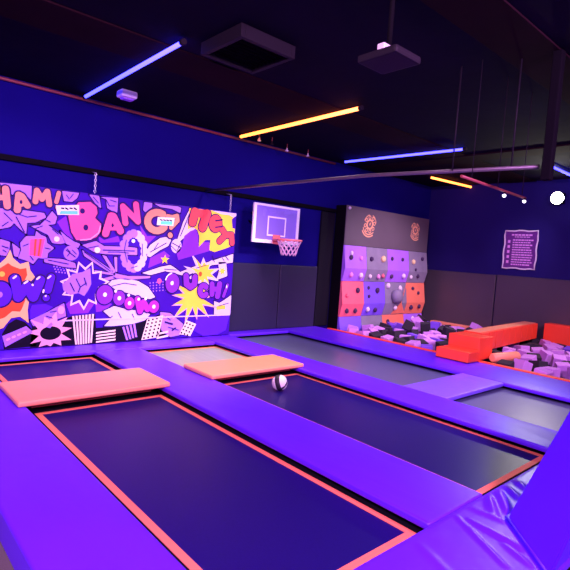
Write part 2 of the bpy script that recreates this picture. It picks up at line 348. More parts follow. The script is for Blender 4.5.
# ------------------------------------------------------------------ mural
mural = thing('wall_mural', 'comic style mural board of burst words in purple, pink and yellow', 'mural', (3, BACK, -0.0))
mb = bmesh.new(); box(mb, (0.2, MURAL, 0.005), (5.45, BACK - 0.075, 2.29)); link('board', mb, 'p_bg', mural)
LAY = 0.003
class Art:
    def __init__(s, name, mats, label=None): s.name, s.mats, s.bm, s.label = name, mats, bmesh.new(), label
    def _mi(s, m): return s.mats.index(m)
    def pw(s, pts, m, lay):          # polygon given as (x, z) on the wall
        vs = [s.bm.verts.new((x, MURAL - 0.001 - LAY * lay, min(max(z, 0.01), 2.288))) for x, z in pts]
        f = s.bm.faces.new(vs); f.material_index = s._mi(m)
        f.normal_update()
        if f.normal.y > 0: f.normal_flip()
    def poly(s, pts, m, lay): s.pw([wallpt(*p) for p in pts], m, lay)
    def disc(s, c, rx, ry, m, lay, n=22, rot=0.0):   # radii in metres
        cx, cz = wallpt(*c)
        s.pw([(cx + rx * math.cos(2 * PI * k / n) * math.cos(rot) - ry * math.sin(2 * PI * k / n) * math.sin(rot),
               cz + rx * math.cos(2 * PI * k / n) * math.sin(rot) + ry * math.sin(2 * PI * k / n) * math.cos(rot)) for k in range(n)], m, lay)
    def ring(s, c, rx, ry, w, m, lay, a0=0, a1=2 * PI, n=30):
        cx, cz = wallpt(*c)
        for k in range(n):
            a, b = a0 + (a1 - a0) * k / n, a0 + (a1 - a0) * (k + 1) / n
            s.pw([(cx + rx * math.cos(a), cz + ry * math.sin(a)), (cx + rx * math.cos(b), cz + ry * math.sin(b)),
                  (cx + (rx - w) * math.cos(b), cz + (ry - w) * math.sin(b)), (cx + (rx - w) * math.cos(a), cz + (ry - w) * math.sin(a))], m, lay)
    def star(s, c, ro, ri, n, m, lay, rot=0.0, sx=1.0, jit=0.0, seed=1):
        rr = random.Random(seed); cx, cz = wallpt(*c); pts = []
        for k in range(2 * n):
            q = (ro if k % 2 == 0 else ri) * (1 + jit * (rr.random() - 0.5)); a = rot + PI * k / n
            pts.append((cx + sx * q * math.cos(a), cz + q * math.sin(a)))
        s.pw(pts, m, lay)
    def stroke(s, pts, w, m, lay, px=True):      # fat rounded stroke, w in metres
        P = [Vector(wallpt(*p)) if px else Vector(p) for p in pts]
        for i, (a, b) in enumerate(zip(P, P[1:])):
            d = (b - a).normalized(); nrm = Vector((-d.y, d.x)) * w / 2
            ang = math.atan2(nrm.y, nrm.x); out = []
            for k in range(9): out.append((a.x + math.cos(ang + PI * k / 8) * w / 2, a.y + math.sin(ang + PI * k / 8) * w / 2))
            for k in range(9): out.append((b.x + math.cos(ang + PI + PI * k / 8) * w / 2, b.y + math.sin(ang + PI + PI * k / 8) * w / 2))
            s.pw(out, m, lay + 0.02 * i)
    def fat(s, pts, w, m, o=0.035, lay=5, ink='p_ink'):
        s.stroke(pts, w + 2 * o, ink, lay); s.stroke(pts, w, m, lay + 1)
    def edge(s, pts, w=0.034, lay=1.5):
        for i in range(len(pts)): s.stroke([pts[i], pts[(i + 1) % len(pts)]], w, 'p_ink', lay)
    def done(s):
        o = link(s.name, s.bm, s.mats, mural)
        if s.label: o['label'] = s.label
        return o
def arc(cx, cy, rx, ry, a0, a1, n=10):           # in photo pixels, y down
    return [(cx + rx * math.cos(a0 + (a1 - a0) * k / n), cy - ry * math.sin(a0 + (a1 - a0) * k / n)) for k in range(n + 1)]

# pale drawing shapes
a = Art('comic_drawing', ['p_lilac', 'p_pale', 'p_ink', 'p_white', 'p_blue', 'p_purple'], 'pale lilac comic figures and shapes')
for P in (
    [(-14, 180), (0, 182.8), (31.5, 186), (31, 200), (27, 196), (20, 190), (12, 195), (8, 187), (0, 185), (-14, 183)],
    [(-14, 206), (0, 208), (10, 210), (16, 215), (22, 210), (33, 211.5), (44, 213), (46, 217), (40, 222), (27, 223), (26, 234), (21, 230), (14, 223), (10, 227), (0, 229), (-14, 229)],
    [(31, 226), (40, 225), (46, 219), (52, 211), (57, 217), (55, 224), (48, 225), (62, 236), (65, 243), (60, 244), (52, 243), (48, 235), (38, 230)],
    [(26, 236), (35, 236), (36, 231), (41, 235), (46, 237), (47, 243), (54, 248), (48, 253), (47, 259), (38, 258), (33, 264), (28, 261), (18, 258), (21, 250), (20, 243)],
    [(-10, 238), (0, 239), (10, 242), (9, 250), (6, 256), (0, 255), (-10, 255)], [(12, 243), (20, 249), (18, 257), (14, 256)],
    [(44, 258), (62, 259), (75, 263), (76, 268), (64, 267), (44, 262)],
    [(62, 191), (79, 193), (77, 198), (72, 202), (64, 201)], [(89, 194.5), (99, 196), (101, 208), (97, 206)],
    [(100, 197), (118, 198), (117, 213), (112, 211), (107, 208), (106, 199)],
    [(144, 202), (152, 203), (152, 207), (146, 213), (143, 210)], [(154, 203.5), (164, 205), (178, 206.5), (181, 208), (180, 213), (172, 209), (160, 207)],
    [(60, 231), (66, 236), (73, 241), (80, 244), (78, 248), (66, 244)],
    [(82, 245), (96, 241), (104, 246), (130, 247), (137, 248), (137, 255), (104, 254), (94, 252)],
    [(82, 250), (84, 256), (112, 274), (113, 271)], [(102, 255), (106, 256), (116, 272), (113, 273)], [(114, 257), (117, 257), (117, 272), (115, 272)],
    [(94, 270), (115, 273.5), (115, 275.5), (95, 272.5)], [(93, 281), (112, 276), (116, 278), (95, 284)],
    [(113, 273), (128, 276), (150, 276), (150, 278), (128, 280), (113, 278)],
    [(30, 320), (47, 312), (64, 303), (66, 316), (55, 320), (45, 322), (40, 325), (33, 326)],
    [(160, 312), (170, 313), (183, 324), (180, 335), (170, 337), (161, 330)],
): a.poly(P, 'p_lilac', 2); a.edge(P)
for P in (
    [(147, 250), (150, 245), (160, 238), (166, 237), (171, 240), (168, 246), (160, 250), (150, 257), (147, 256)],
    [(142, 273), (160, 267), (170, 265), (175, 268), (180, 272), (190, 268), (205, 263), (233, 254), (232.5, 262.5), (212, 265), (200, 270), (185, 276), (165, 271), (150, 275)],
    [(177, 240), (183, 222), (190, 208), (188, 219), (188, 227), (196, 228), (186, 236), (180, 241)],
    [(108, 284), (112, 280), (125, 278.5), (138, 281), (148, 287), (155, 297), (150, 299), (140, 297), (128, 293), (116, 290)],
    [(103, 311), (114, 306), (125, 309), (140, 311), (150, 314), (145, 320), (132, 324), (112, 326), (104, 326), (111, 318)],
    [(214, 301), (219, 303), (224, 300), (231, 295), (230, 314.5), (214, 314.5)], [(218, 262), (226, 262), (227, 276), (216, 280), (219, 271)],
): a.poly(P, 'p_pale', 2); a.edge(P)
a.disc((71, 253), 0.11, 0.11, 'p_lilac', 3); a.disc((176, 246), 0.10, 0.12, 'p_pale', 3)
rr = random.Random(3)
for k in range(16):                              # ragged cloud ring in the middle
    th = 2 * PI * k / 16
    a.disc((133.5 + 10.5 * math.cos(th), 251 - 17.5 * math.sin(th)), 0.058 + 0.02 * rr.random(), 0.07, 'p_lilac' if math.cos(th) < 0.2 else 'p_pale', 3 + 0.02 * k, 12)
a.disc((97, 250), 0.045, 0.045, 'p_white', 4); a.disc((56.5, 239), 0.038, 0.038, 'p_white', 4); a.disc((133, 241), 0.03, 0.03, 'p_white', 4)
for q in ([(2, 246), (8, 248)], [(16, 217), (24, 232)], [(29, 226), (44, 219)], [(66, 250), (75, 257)], [(103, 250), (134, 251)], [(150, 252), (166, 243)],
          [(212, 256), (214, 262)], [(225, 256), (228, 260)], [(108, 320), (112, 316)], [(172, 243), (181, 248)], [(186, 222), (180, 236)]):
    a.stroke(q, 0.016, 'p_ink', 4)
for q in ([(172, 330), (175, 328)], [(165, 322), (172, 324)]): a.stroke(q, 0.03, 'p_ink', 4)
for q in ([(4, 213), (12, 221)], [(18, 214), (27, 217), (36, 216)], [(8, 222), (2, 226)], [(34, 229), (42, 226)], [(44, 219), (50, 222)], [(52, 229), (58, 234)], [(23, 246), (28, 244)], [(45, 248), (50, 249)],
          [(33, 260), (30, 256)], [(48, 260), (58, 262), (68, 264)], [(3, 250), (6, 252)], [(66, 195), (69, 199)], [(73, 194), (70, 198)], [(93, 197), (98, 203)], [(106, 200), (109, 206), (114, 206)], [(110, 200), (116, 202)],
          [(88, 248), (98, 246)], [(108, 252), (118, 252), (128, 253)], [(67, 249), (70, 252), (67, 256)], [(72, 250), (76, 254)], [(84, 252), (98, 262), (110, 271)], [(126, 240), (124, 250), (127, 262)], [(142, 244), (142, 256)],
          [(131, 268), (137, 266)], [(158, 243), (154, 249)], [(171, 246), (176, 251)], [(180, 244), (177, 250)], [(164, 269), (176, 270)], [(196, 268), (206, 265)], [(213, 259), (220, 257)], [(222, 258), (224, 261)], [(112, 286), (124, 283), (136, 285)],
          [(118, 312), (121, 318)], [(132, 314), (134, 319)], [(46, 316), (52, 318)], [(50, 312), (56, 311)], [(165, 316), (170, 320)], [(168, 327), (178, 330)], [(218, 306), (228, 303)], [(189, 214), (184, 226)]):
    a.stroke(q, 0.013, 'p_ink', 4.4)
for k in range(9):
    for j in range(3): a.disc((54 + 3 * k + j, 266.5 + 2.6 * j + 0.4 * k), 0.012, 0.012, 'p_lilac', 1.2, 8)
for k in range(8):
    for j in range(4): a.disc((150 + 3.2 * k, 283 + 2.8 * j - 0.3 * k), 0.012, 0.012, 'p_lilac', 1.2, 8)
for P in ([(57, 222), (66, 216), (70, 230), (74, 240), (66, 236)], [(98, 236), (104, 240), (118, 236), (120, 242), (100, 243)], [(140, 225), (147, 236), (156, 236), (148, 244), (142, 238)], [(150, 258), (164, 251), (170, 256), (160, 263), (148, 268)], [(95, 300), (112, 304), (104, 311), (96, 312)], [(76, 296), (94, 288), (94, 304), (88, 313), (70, 314), (66, 304)]):
    a.poly(P, 'p_purple', 1.0)
a.poly([(30, 310), (32, 305), (45, 304), (53, 307), (42, 314), (30, 319)], 'p_blue', 3)
a.poly([(184, 236), (190, 231), (196, 229), (198, 236), (198, 246), (204, 242), (209, 242), (209, 251), (192, 256), (178, 260), (176, 252), (182, 246)], 'p_purple', 3)
a.done()

# ink ground and striped towers along the bottom
a = Art('city_drawing', ['p_black', 'p_cream', 'p_lilac', 'p_rose', 'p_pale', 'p_blue'], 'black ground with cream striped towers')
a.poly([(2, 334), (8, 324), (16, 319), (25, 322), (30, 327), (38, 336), (36, 346), (4, 350)], 'p_black', 1)
a.poly([(32, 326), (60, 321), (72, 316), (95, 314), (96, 328), (118, 326), (122, 322), (145, 320), (160, 314), (165, 336), (140, 341), (80, 345), (30, 350)], 'p_black', 1)
a.poly([(2, 336), (26, 326), (33, 332), (5, 347)], 'p_lilac', 3)
for k in range(4): a.stroke([(7 + 5.5 * k, 339.5 - 2.3 * k), (9 + 5.5 * k, 338.6 - 2.3 * k)], 0.028, 'p_rose', 4)
for k in range(7):
    x = 72 + 3.3 * k; x2 = 75 + 2.5 * k
    a.poly([(x, 316 - 0.35 * k), (x + 2.0, 316 - 0.35 * k), (x2 + 1.7, 345 - 0.4 * k), (x2, 345 - 0.4 * k)], 'p_cream', 3)
for k in range(4): a.poly([(96, 332 + 3 * k), (115.5, 329.5 + 3 * k), (115, 331.2 + 3 * k), (95.6, 333.7 + 3 * k)], 'p_cream', 3)
for k in range(4): a.poly([(122 + 3.6 * k, 327 - k), (124 + 3.6 * k, 326.5 - k), (128 + 3 * k, 340 - k), (126 + 3 * k, 340 - k)], 'p_lilac', 3)
a.poly([(147, 319), (163, 315), (158, 337), (141, 340)], 'p_cream', 3)
for i in range(6):
    for j in range(4):
        u, v = (j + 0.5) / 4, (i + 0.5) / 6
        x = (147 + 16 * u) * (1 - v) + (141 + 17 * u) * v; y = (319 - 4 * u) * (1 - v) + (340 - 3 * u) * v
        a.disc((x, y), 0.018, 0.018, 'p_black', 4, 8)
for k in range(2): a.poly([(157, 333 + 4 * k), (168, 330.5 + 4 * k), (168, 332.5 + 4 * k), (156, 335 + 4 * k)], 'p_cream', 3)
a.poly([(186, 320), (196, 324), (190, 336), (179, 334)], 'p_cream', 3)
for i in range(4):
    for j in range(3):
        a.disc((186.5 + 3 * j - 1.8 * i, 323 + 1.2 * j + 3.2 * i), 0.018, 0.018, 'p_black', 4, 8)
a.star((50, 333), 0.30, 0.17, 11, 'p_rose', 2.2, 0.2, 1.0, 0.3, 5); a.disc((50.5, 333), 0.145, 0.10, 'p_black', 3.2)
a.poly([(46, 327), (51, 322), (53, 324), (50, 328)], 'p_lilac', 3.4)
a.disc((61, 310), 0.045, 0.06, 'p_rose', 3)
x0, z0 = wallpt(62, 317); x1, _ = wallpt(229, 315)
a.pw([(x0, 0.372), (5.44, 0.372), (5.44, 0.392), (x0, 0.392)], 'p_pale', 4.5)
a.poly([(196, 316.3), (229, 315.6), (225.5, 330), (217, 334.5), (203, 336), (194, 331)], 'p_blue', 2.6)
a.done()

# bursts
a = Art('burst_drawing', ['p_peach', 'p_red', 'p_yellow', 'p_pale', 'p_ink', 'p_lilac', 'p_cream', 'p_pink', 'p_rose', 'p_bg'], 'spiky comic bursts in orange, white and yellow')
a.poly([(-16, 258), (0, 263), (6, 257.5), (10, 249.5), (13, 258), (20, 264), (28.5, 261.5), (30, 270), (35, 277), (28, 284), (29, 300), (27.5, 310), (28.5, 323), (20, 316.5), (11, 318), (3, 328), (-4, 330), (-16, 322)], 'p_peach', 2.5)
a.poly([(-16, 268), (0, 268), (8, 263), (12, 266), (20, 269), (26, 268), (27, 275), (23, 283), (25, 300), (22, 308), (20, 311.5), (12, 311), (5, 317), (0, 319), (-16, 316)], 'p_red', 3.3)
a.disc((1.8, 274), 0.036, 0.036, 'p_yellow', 4)
a.star((84.5, 285), 0.36, 0.255, 11, 'p_cream', 2.6, 0.15, 1.0, 0.15, 2); a.star((84.5, 285), 0.315, 0.215, 11, 'p_bg', 3.1, 0.15, 1.0, 0.15, 2)
a.poly([(68, 279), (72, 274), (82, 272), (90, 268), (91, 284), (88, 290), (84, 296), (78, 293), (70, 295), (63, 290), (62, 284)], 'p_lilac', 3.6)
for q in ([(76, 279), (80, 287), (86, 283)], [(70, 283), (74, 291)], [(80, 287), (78, 292)], [(84, 278), (86, 285)]): a.stroke(q, 0.018, 'p_ink', 4.2)
a.poly([(30, 239), (45, 238.5), (41, 257), (29, 255)], 'p_pink', 3)
for k in range(2): a.poly([(34.5 + 5 * k, 239), (36.5 + 5 * k, 239), (35 + 4 * k, 256), (33.5 + 4 * k, 256)], 'p_red', 4)
# shout burst top right
a.poly([(187, 230), (189, 208), (212, 210.5), (236, 213.5), (234, 236), (232, 246), (222, 249.5), (214, 252), (209, 250), (210, 240), (205, 240), (198.5, 247), (199, 236), (197, 230), (192, 227)], 'p_yellow', 3.5)
a.poly([(212, 210.5), (236, 213.5), (235.6, 219), (229, 215), (221, 214)], 'p_pale', 3.8)
a.poly([(231.5, 219), (235.8, 216), (235, 229), (232, 228)], 'p_bg', 4)
a.star((202, 274), 0.40, 0.17, 10, 'p_pale', 2.6, 0.3, 1.0, 0.5, 9); a.star((203, 273), 0.27, 0.13, 10, 'p_yellow', 3.1, 0.3, 1.0, 0.5, 9)
a.disc((200, 274), 0.035, 0.045, 'p_red', 3.6)
a.star((193, 298), 0.44, 0.20, 13, 'p_rose', 2.7, 0.1, 1.15, 0.4, 4); a.star((193, 297), 0.40, 0.19, 13, 'p_yellow', 3.0, 0.1, 1.1, 0.4, 4)
a.star((164.5, 259.5), 0.085, 0.035, 5, 'p_yellow', 4, 0.3); a.star((222, 271), 0.09, 0.04, 6, 'p_yellow', 4, 0.2)
a.poly([(216, 306), (225, 305), (225, 309), (216, 310)], 'p_yellow', 3.2)
a.disc((159, 281), 0.04, 0.045, 'p_pink', 4)
a.done()

# words
a = Art('lettering', ['p_salmon', 'p_ink'], 'salmon word along the top edge')
w = 0.088
a.fat([(-13.5, 186), (-14, 206)], w, 'p_salmon', 0.022); a.fat([(-4, 187), (-4.5, 205)], w, 'p_salmon', 0.022)
a.fat([(5.2, 189), (7, 206)], w, 'p_salmon', 0.022); a.fat([(-4, 197), (5.5, 198)], w * 0.8, 'p_salmon', 0.022, 5.2)
a.fat([(17, 210), (18.5, 195), (21.5, 196.5), (27, 205.5)], w, 'p_salmon', 0.022); a.fat([(18.5, 205), (25, 204)], w * 0.6, 'p_salmon', 0.0, 5.3)
a.disc((20.7, 202), 0.018, 0.028, 'p_ink', 7)
a.fat([(35, 201.5), (36.5, 190.5), (41.5, 199), (47, 191.5), (49, 204.5)], w * 0.85, 'p_salmon', 0.022)
a.fat([(58.5, 193), (56, 202)], w * 0.65, 'p_salmon', 0.018); a.fat([(57, 208), (57.5, 208.5)], w * 0.6, 'p_salmon', 0.018)
a.done()
a = Art('lettering', ['p_pink', 'p_salmon', 'p_ink', 'p_rose'], 'big pink bang word')
a.poly([(66, 215), (77, 200.5), (91, 200), (98, 206), (99, 213), (97, 217.5), (102.5, 223), (102.5, 232), (97, 239.5), (86, 243), (74.5, 242), (69.5, 232)], 'p_ink', 5)
a.poly([(68, 216), (78, 202.5), (90, 202), (96, 207), (97, 213), (94.5, 218), (100.5, 224), (100.5, 231), (96, 237), (86, 240.5), (76, 240), (71, 232)], 'p_pink', 6)
a.stroke([(80, 240), (90, 239), (98, 233), (100, 226)], 0.018, 'p_rose', 6.6)
a.disc((82, 211), 0.036, 0.04, 'p_ink', 7); a.disc((85.3, 227.5), 0.036, 0.045, 'p_ink', 7)
a.fat([(105, 233.5), (110.5, 216), (113, 216.5), (120, 231)], 0.11, 'p_pink', 0.028); a.stroke([(108, 228), (117, 228)], 0.07, 'p_pink', 6.2); a.disc((112, 225.5), 0.018, 0.028, 'p_ink', 7)
a.fat([(125, 223), (122.5, 206.5), (137.5, 221.5), (135.5, 204.5)], 0.095, 'p_pink', 0.026)
a.fat(arc(156.5, 221.5, 9.5, 9.2, 0.9, 5.6, 12), 0.115, 'p_salmon', 0.03)
a.fat([(163, 227), (162, 222), (158.5, 222)], 0.07, 'p_salmon', 0.0, 5.4)
a.fat([(167, 216.5), (172, 217.5), (176.5, 216), (177, 220.5), (170.5, 227.5)], 0.075, 'p_salmon', 0.026, 5.1); a.fat([(169.6, 235), (169.8, 235.4)], 0.085, 'p_salmon', 0.024, 5.1)
a.done()
a = Art('lettering', ['p_red2', 'p_ink', 'p_salmon'], 'orange red word on the yellow burst')
a.fat([(194.5, 212), (192, 222)], 0.15, 'p_red2', 0.02); a.fat([(206.5, 214), (202, 227)], 0.16, 'p_red2', 0.02); a.fat([(194, 213), (206, 214)], 0.14, 'p_red2', 0.0, 5.3)
a.disc((215, 223.5), 0.155, 0.175, 'p_ink', 5.1); a.disc((215, 223.5), 0.135, 0.155, 'p_red2', 6.5)
a.stroke([(215, 220.8), (221.5, 219.8)], 0.03, 'p_ink', 7); a.stroke([(215, 227.2), (221.5, 226.6)], 0.03, 'p_ink', 7)
a.fat([(221.5, 229), (225, 235), (219, 241)], 0.105, 'p_red2', 0.018); a.fat([(225, 235), (231, 235), (231.5, 243)], 0.105, 'p_red2', 0.018, 5.2)
a.done()
a = Art('lettering', ['p_blue', 'p_ink', 'p_white', 'p_lilac'], 'blue word on the orange burst')
a.fat([(-17, 284), (-14, 306)], 0.11, 'p_blue', 0.025); a.fat(arc(-14, 288, 6, 6, 1.6, -1.6, 8), 0.08, 'p_blue', 0.02, 5.2)
a.disc((0, 294), 0.165, 0.195, 'p_ink', 5); a.disc((0, 294), 0.14, 0.17, 'p_blue', 6); a.disc((0, 294.5), 0.028, 0.04, 'p_lilac', 7)
a.fat([(14.5, 279), (18, 297), (26.5, 286), (33, 297), (40, 280)], 0.125, 'p_blue', 0.024)
a.fat([(51, 277), (47.5, 290)], 0.10, 'p_blue', 0.022); a.fat([(45.7, 297.5), (45.9, 297.8)], 0.09, 'p_blue', 0.02)
for q in ([(13, 278), (15.5, 276)], [(24, 283), (27, 281)], [(36.5, 279), (39, 277)], [(47.5, 278), (50, 276)], [(32, 284.5), (32.2, 285)], [(42.8, 292), (43.2, 290)], [(45, 296), (45.2, 295.7)]): a.stroke(q, 0.026, 'p_white', 8)
a.done()
a = Art('lettering', ['p_purple', 'p_magenta', 'p_ink', 'p_white'], 'round purple word in the lower middle')
for (x, y, rx, ry, m_) in ((104.5, 294.5, 0.150, 0.170, 'p_purple'), (118.8, 298, 0.115, 0.135, 'p_purple'), (129, 303, 0.105, 0.12, 'p_magenta'), (153.3, 306.5, 0.115, 0.125, 'p_magenta')):
    a.disc((x, y), rx, ry, 'p_ink', 5 + 0.01 * (x - 100)); a.disc((x, y), rx - 0.02, ry - 0.02, m_, 6 + 0.01 * (x - 100)); a.disc((x, y), 0.03, 0.034, 'p_white', 7)
a.fat([(137, 299), (139.5, 311), (143, 302), (147, 309)], 0.10, 'p_magenta', 0.02, 5.7)
for q in ((128, 295), (138, 299), (145, 298.5), (115, 291)): a.disc(q, 0.022, 0.024, 'p_white', 8)
a.done()
a = Art('lettering', ['p_purple', 'p_ink', 'p_white', 'p_blue'], 'violet word at the right above the yellow burst')
a.disc((172, 283), 0.150, 0.185, 'p_ink', 5); a.disc((172, 283), 0.13, 0.165, 'p_purple', 6); a.disc((171.5, 283), 0.030, 0.036, 'p_white', 7)
a.stroke(arc(172, 283, 7.4, 9.8, 1.7, 2.8, 6), 0.02, 'p_white', 7)
a.fat([(185.5, 276), (186, 284), (190, 287), (194, 284), (194.5, 277)], 0.105, 'p_purple', 0.02)
a.fat(arc(203, 290.5, 3.6, 5.2, 0.75, 5.5, 10), 0.095, 'p_purple', 0.018)
a.fat([(211.5, 284), (211.5, 294)], 0.10, 'p_purple', 0.016); a.fat([(219, 284), (217, 296)], 0.11, 'p_purple', 0.016); a.fat([(212, 289), (218, 289)], 0.09, 'p_purple', 0.0, 5.3)
a.fat([(227, 285), (223, 296)], 0.06, 'p_purple', 0.016); a.disc((226, 286.5), 0.014, 0.03, 'p_white', 7.5)
a.done()
a = Art('sticker', ['p_white', 'p_teal', 'p_black', 'p_salmon'], 'small white and teal sticker beside the big letter')
a.poly([(55, 205.5), (78.5, 205), (78.5, 215), (57, 214.8)], 'p_white', 8.5); a.poly([(60, 211), (77, 211), (77, 214.3), (59, 214)], 'p_teal', 9)
for k in range(4): a.stroke([(61 + 4.2 * k, 208.2), (63 + 4.2 * k, 208.4 + (k % 2))], 0.022, 'p_black', 9.3)
a.done()
a = Art('sticker', ['p_white', 'p_teal', 'p_black'], 'small white and pale green sticker on the round letter')
a.poly([(157, 217), (174, 218), (172.5, 226), (156, 225)], 'p_white', 8.5); a.poly([(160, 221), (172, 221.5), (171, 225), (160, 224.5)], 'p_teal', 9)
for k in range(4): a.stroke([(159.5 + 3.2 * k, 219.6 + 0.2 * k), (161.3 + 3.2 * k, 220.2 + 0.2 * k)], 0.02, 'p_black', 9.3)
a.done()

# hooks / chains from the rail down to the mural
def chain(x, label):
    bm = bmesh.new(); z = 2.62; k = 0
    while z > 2.35:
        n = 12; rx, rz = 0.014, 0.026
        pts = [(x + (rx * math.cos(2 * PI * i / n) if k % 2 == 0 else 0), MURAL + 0.10 + (rx * math.cos(2 * PI * i / n) if k % 2 else 0), z - rz + rz * math.sin(2 * PI * i / n)) for i in range(n)]
        tube(bm, pts, 0.005, 6, closed=True); z -= 0.042; k += 1
    tube(bm, [(x, MURAL + 0.10, 2.62), (x, BACK - 0.06, 2.65)], 0.006, 8)
    tag(link('hanging_chain', bm, 'chrome'), label, 'chain', 'chains above the mural')
xa, _ = wallpt(98, 180); xb, _ = wallpt(234.5, 206)
chain(xa, 'short bright chain above the big pink letter of the mural')
chain(xb - 0.02, 'short bright chain above the yellow burst at the mural end')

# ------------------------------------------------------------------ basketball hoop
bx0, bx1, bz0, bz1, by = 5.74, 6.87, 1.80, 2.50, 7.40
hoop = thing('basketball_hoop', 'basketball hoop with pale violet backboard, red rim and white net', 'basketball hoop', ((bx0 + bx1) / 2, BACK, 2.1))
bm = B1((bx0, by, bz0), (bx1, by + 0.02, bz1)); link('backboard', bm, 'acrylic', hoop)
bm = bmesh.new(); w = 0.045
for lo, hi in (((bx0 - 0.02, bz0 - 0.02), (bx0 + w, bz1 + 0.02)), ((bx1 - w, bz0 - 0.02), (bx1 + 0.02, bz1 + 0.02)), ((bx0 + w, bz0 - 0.02), (bx1 - w, bz0 + w)), ((bx0 + w, bz1 - w * 0.5), (bx1 - w, bz1 + 0.02))):
    box(bm, (lo[0], by - 0.012, lo[1]), (hi[0], by + 0.03, hi[1]), 0.004)
link('backboard_frame', bm, 'p_white', hoop)
bm = bmesh.new(); cx = (bx0 + bx1) / 2; tw, z0, z1 = 0.235, bz0 + 0.12, bz0 + 0.50; w = 0.03
for lo, hi in (((cx - tw, z0), (cx - tw + w, z1)), ((cx + tw - w, z0), (cx + tw, z1)), ((cx - tw + w, z0), (cx + tw - w, z0 + w)), ((cx - tw + w, z1 - w), (cx + tw - w, z1))):
    box(bm, (lo[0], by - 0.006, lo[1]), (hi[0], by, hi[1]))
link('target_square', bm, 'p_white', hoop)
rz, rc, rr_ = 1.86, by - 0.40, 0.235
bm = bmesh.new(); tube(bm, [(cx + rr_ * math.cos(2 * PI * k / 36), rc + rr_ * math.sin(2 * PI * k / 36), rz) for k in range(36)], 0.017, 10, closed=True)
link('rim', bm, 'rim', hoop)
bm = bmesh.new(); box(bm, (cx - 0.10, by - 0.175, rz - 0.03), (cx + 0.10, by - 0.012, rz + 0.02), 0.01); box(bm, (cx - 0.09, by - 0.03, rz - 0.09), (cx + 0.09, by - 0.012, rz + 0.09), 0.005)
for s in (-1, 1): tube(bm, [(cx + s * 0.09, by - 0.02, rz - 0.01), (cx + s * 0.2, rc + 0.12, rz)], 0.012, 8)
link('rim_bracket', bm, 'rim', hoop)
bm = bmesh.new(); n = 12
def ring_r(t): return rr_ * (1 - 0.42 * t ** 0.7)
for k in range(n):
    for s in (-1, 1):
        pts = []
        for i in range(7):
            t_ = i / 6; a_ = 2 * PI * (k + s * 2.0 * t_) / n
            pts.append((cx + ring_r(t_) * math.cos(a_), rc + ring_r(t_) * math.sin(a_), rz - 0.015 - 0.28 * t_))
        tube(bm, pts, 0.0075, 5)
link('net', bm, 'netm', hoop)
for s in (-1, 1):
    bm = bmesh.new(); tube(bm, [(cx + s * 0.3, by + 0.03, 2.35), (cx + s * 0.3, BACK - 0.07, 2.35)], 0.02); tube(bm, [(cx + s * 0.3, by + 0.03, 1.95), (cx + s * 0.3, BACK, 2.2)], 0.02)
    link('wall_bracket', bm, 'frame', hoop)

# ------------------------------------------------------------------ wall pads
def wpad(label, lo, hi, mm='blackpad'):
    bm = bmesh.new(); box(bm, lo, hi, 0.02, 3)
    return tag(link('wall_pad', bm, mm), label, 'wall pad', 'black wall pads')
wpad('black wall pad beside the mural end below the basketball hoop', (5.47, BACK - 0.06, 0.005), (6.86, BACK - 0.002, 1.36), 'navypad')
wpad('black wall pad between the hoop and the dark recess', (6.88, BACK - 0.06, 0.005), (7.98, BACK - 0.002, 1.36), 'navypad')
wpad('black wall pad in the dark recess left of the climbing wall', (8.00, BACK - 0.06, 0.005), (8.44, BACK - 0.002, 2.61), 'rubber')
wpad('tall black wall pad in the corner right of the climbing wall', (RIGHT - 0.06, 5.79, FLOOR + 0.002), (RIGHT - 0.002, BACK - 0.08, 1.44))
wpad('black wall pad on the side wall below the framed notice', (RIGHT - 0.06, 3.6, FLOOR + 0.002), (RIGHT - 0.002, 5.76, 1.45))
wpad('black wall pad on the side wall nearest the viewer', (RIGHT - 0.06, 1.0, FLOOR + 0.002), (RIGHT - 0.002, 3.58, 1.45))

# ------------------------------------------------------------------ climbing wall
CX0, CX1, CF = 8.50, 11.87, MURAL
cw = thing('climbing_panel_unit', 'climbing wall of lilac, grey and red panels with grey header board', 'climbing wall', (10.2, BACK, FLOOR))
bm = bmesh.new(); box(bm, (CX0, CF + 0.02, FLOOR), (CX1, BACK - 0.005, 2.80)); o = link('carcass', bm, 'frame', cw)
bm = bmesh.new(); box(bm, (CX0, CF - 0.005, 1.905), (CX1, CF + 0.02, 2.80), 0.004); hd = link('header_board', bm, 'c_board', cw); hd['label'] = 'dark grey header board with two orange emblems'
cols = [CX0, 9.28, 10.10, 11.02, CX1]
rows = [(1.90, 1.37, 1.07), (1.07, 0.545, 0.24), (0.24, -0.1, -0.19)]
grid = [['c_lilac', 'c_grey', 'c_lilac', 'c_grey'], ['c_red', 'c_blue', 'c_grey', 'c_orange'], ['c_blue', 'c_grey', 'c_orange', 'c_lilac']]
bulge = 0.075
hr = random.Random(11); PANELS = {}
def face_pt(x, z, row):
    zt, zm, zb = row
    if z >= zm: return CF - 0.012 - bulge * (zt - z) / (zt - zm)
    return CF - 0.012 - bulge * (z - zb) / (zm - zb)
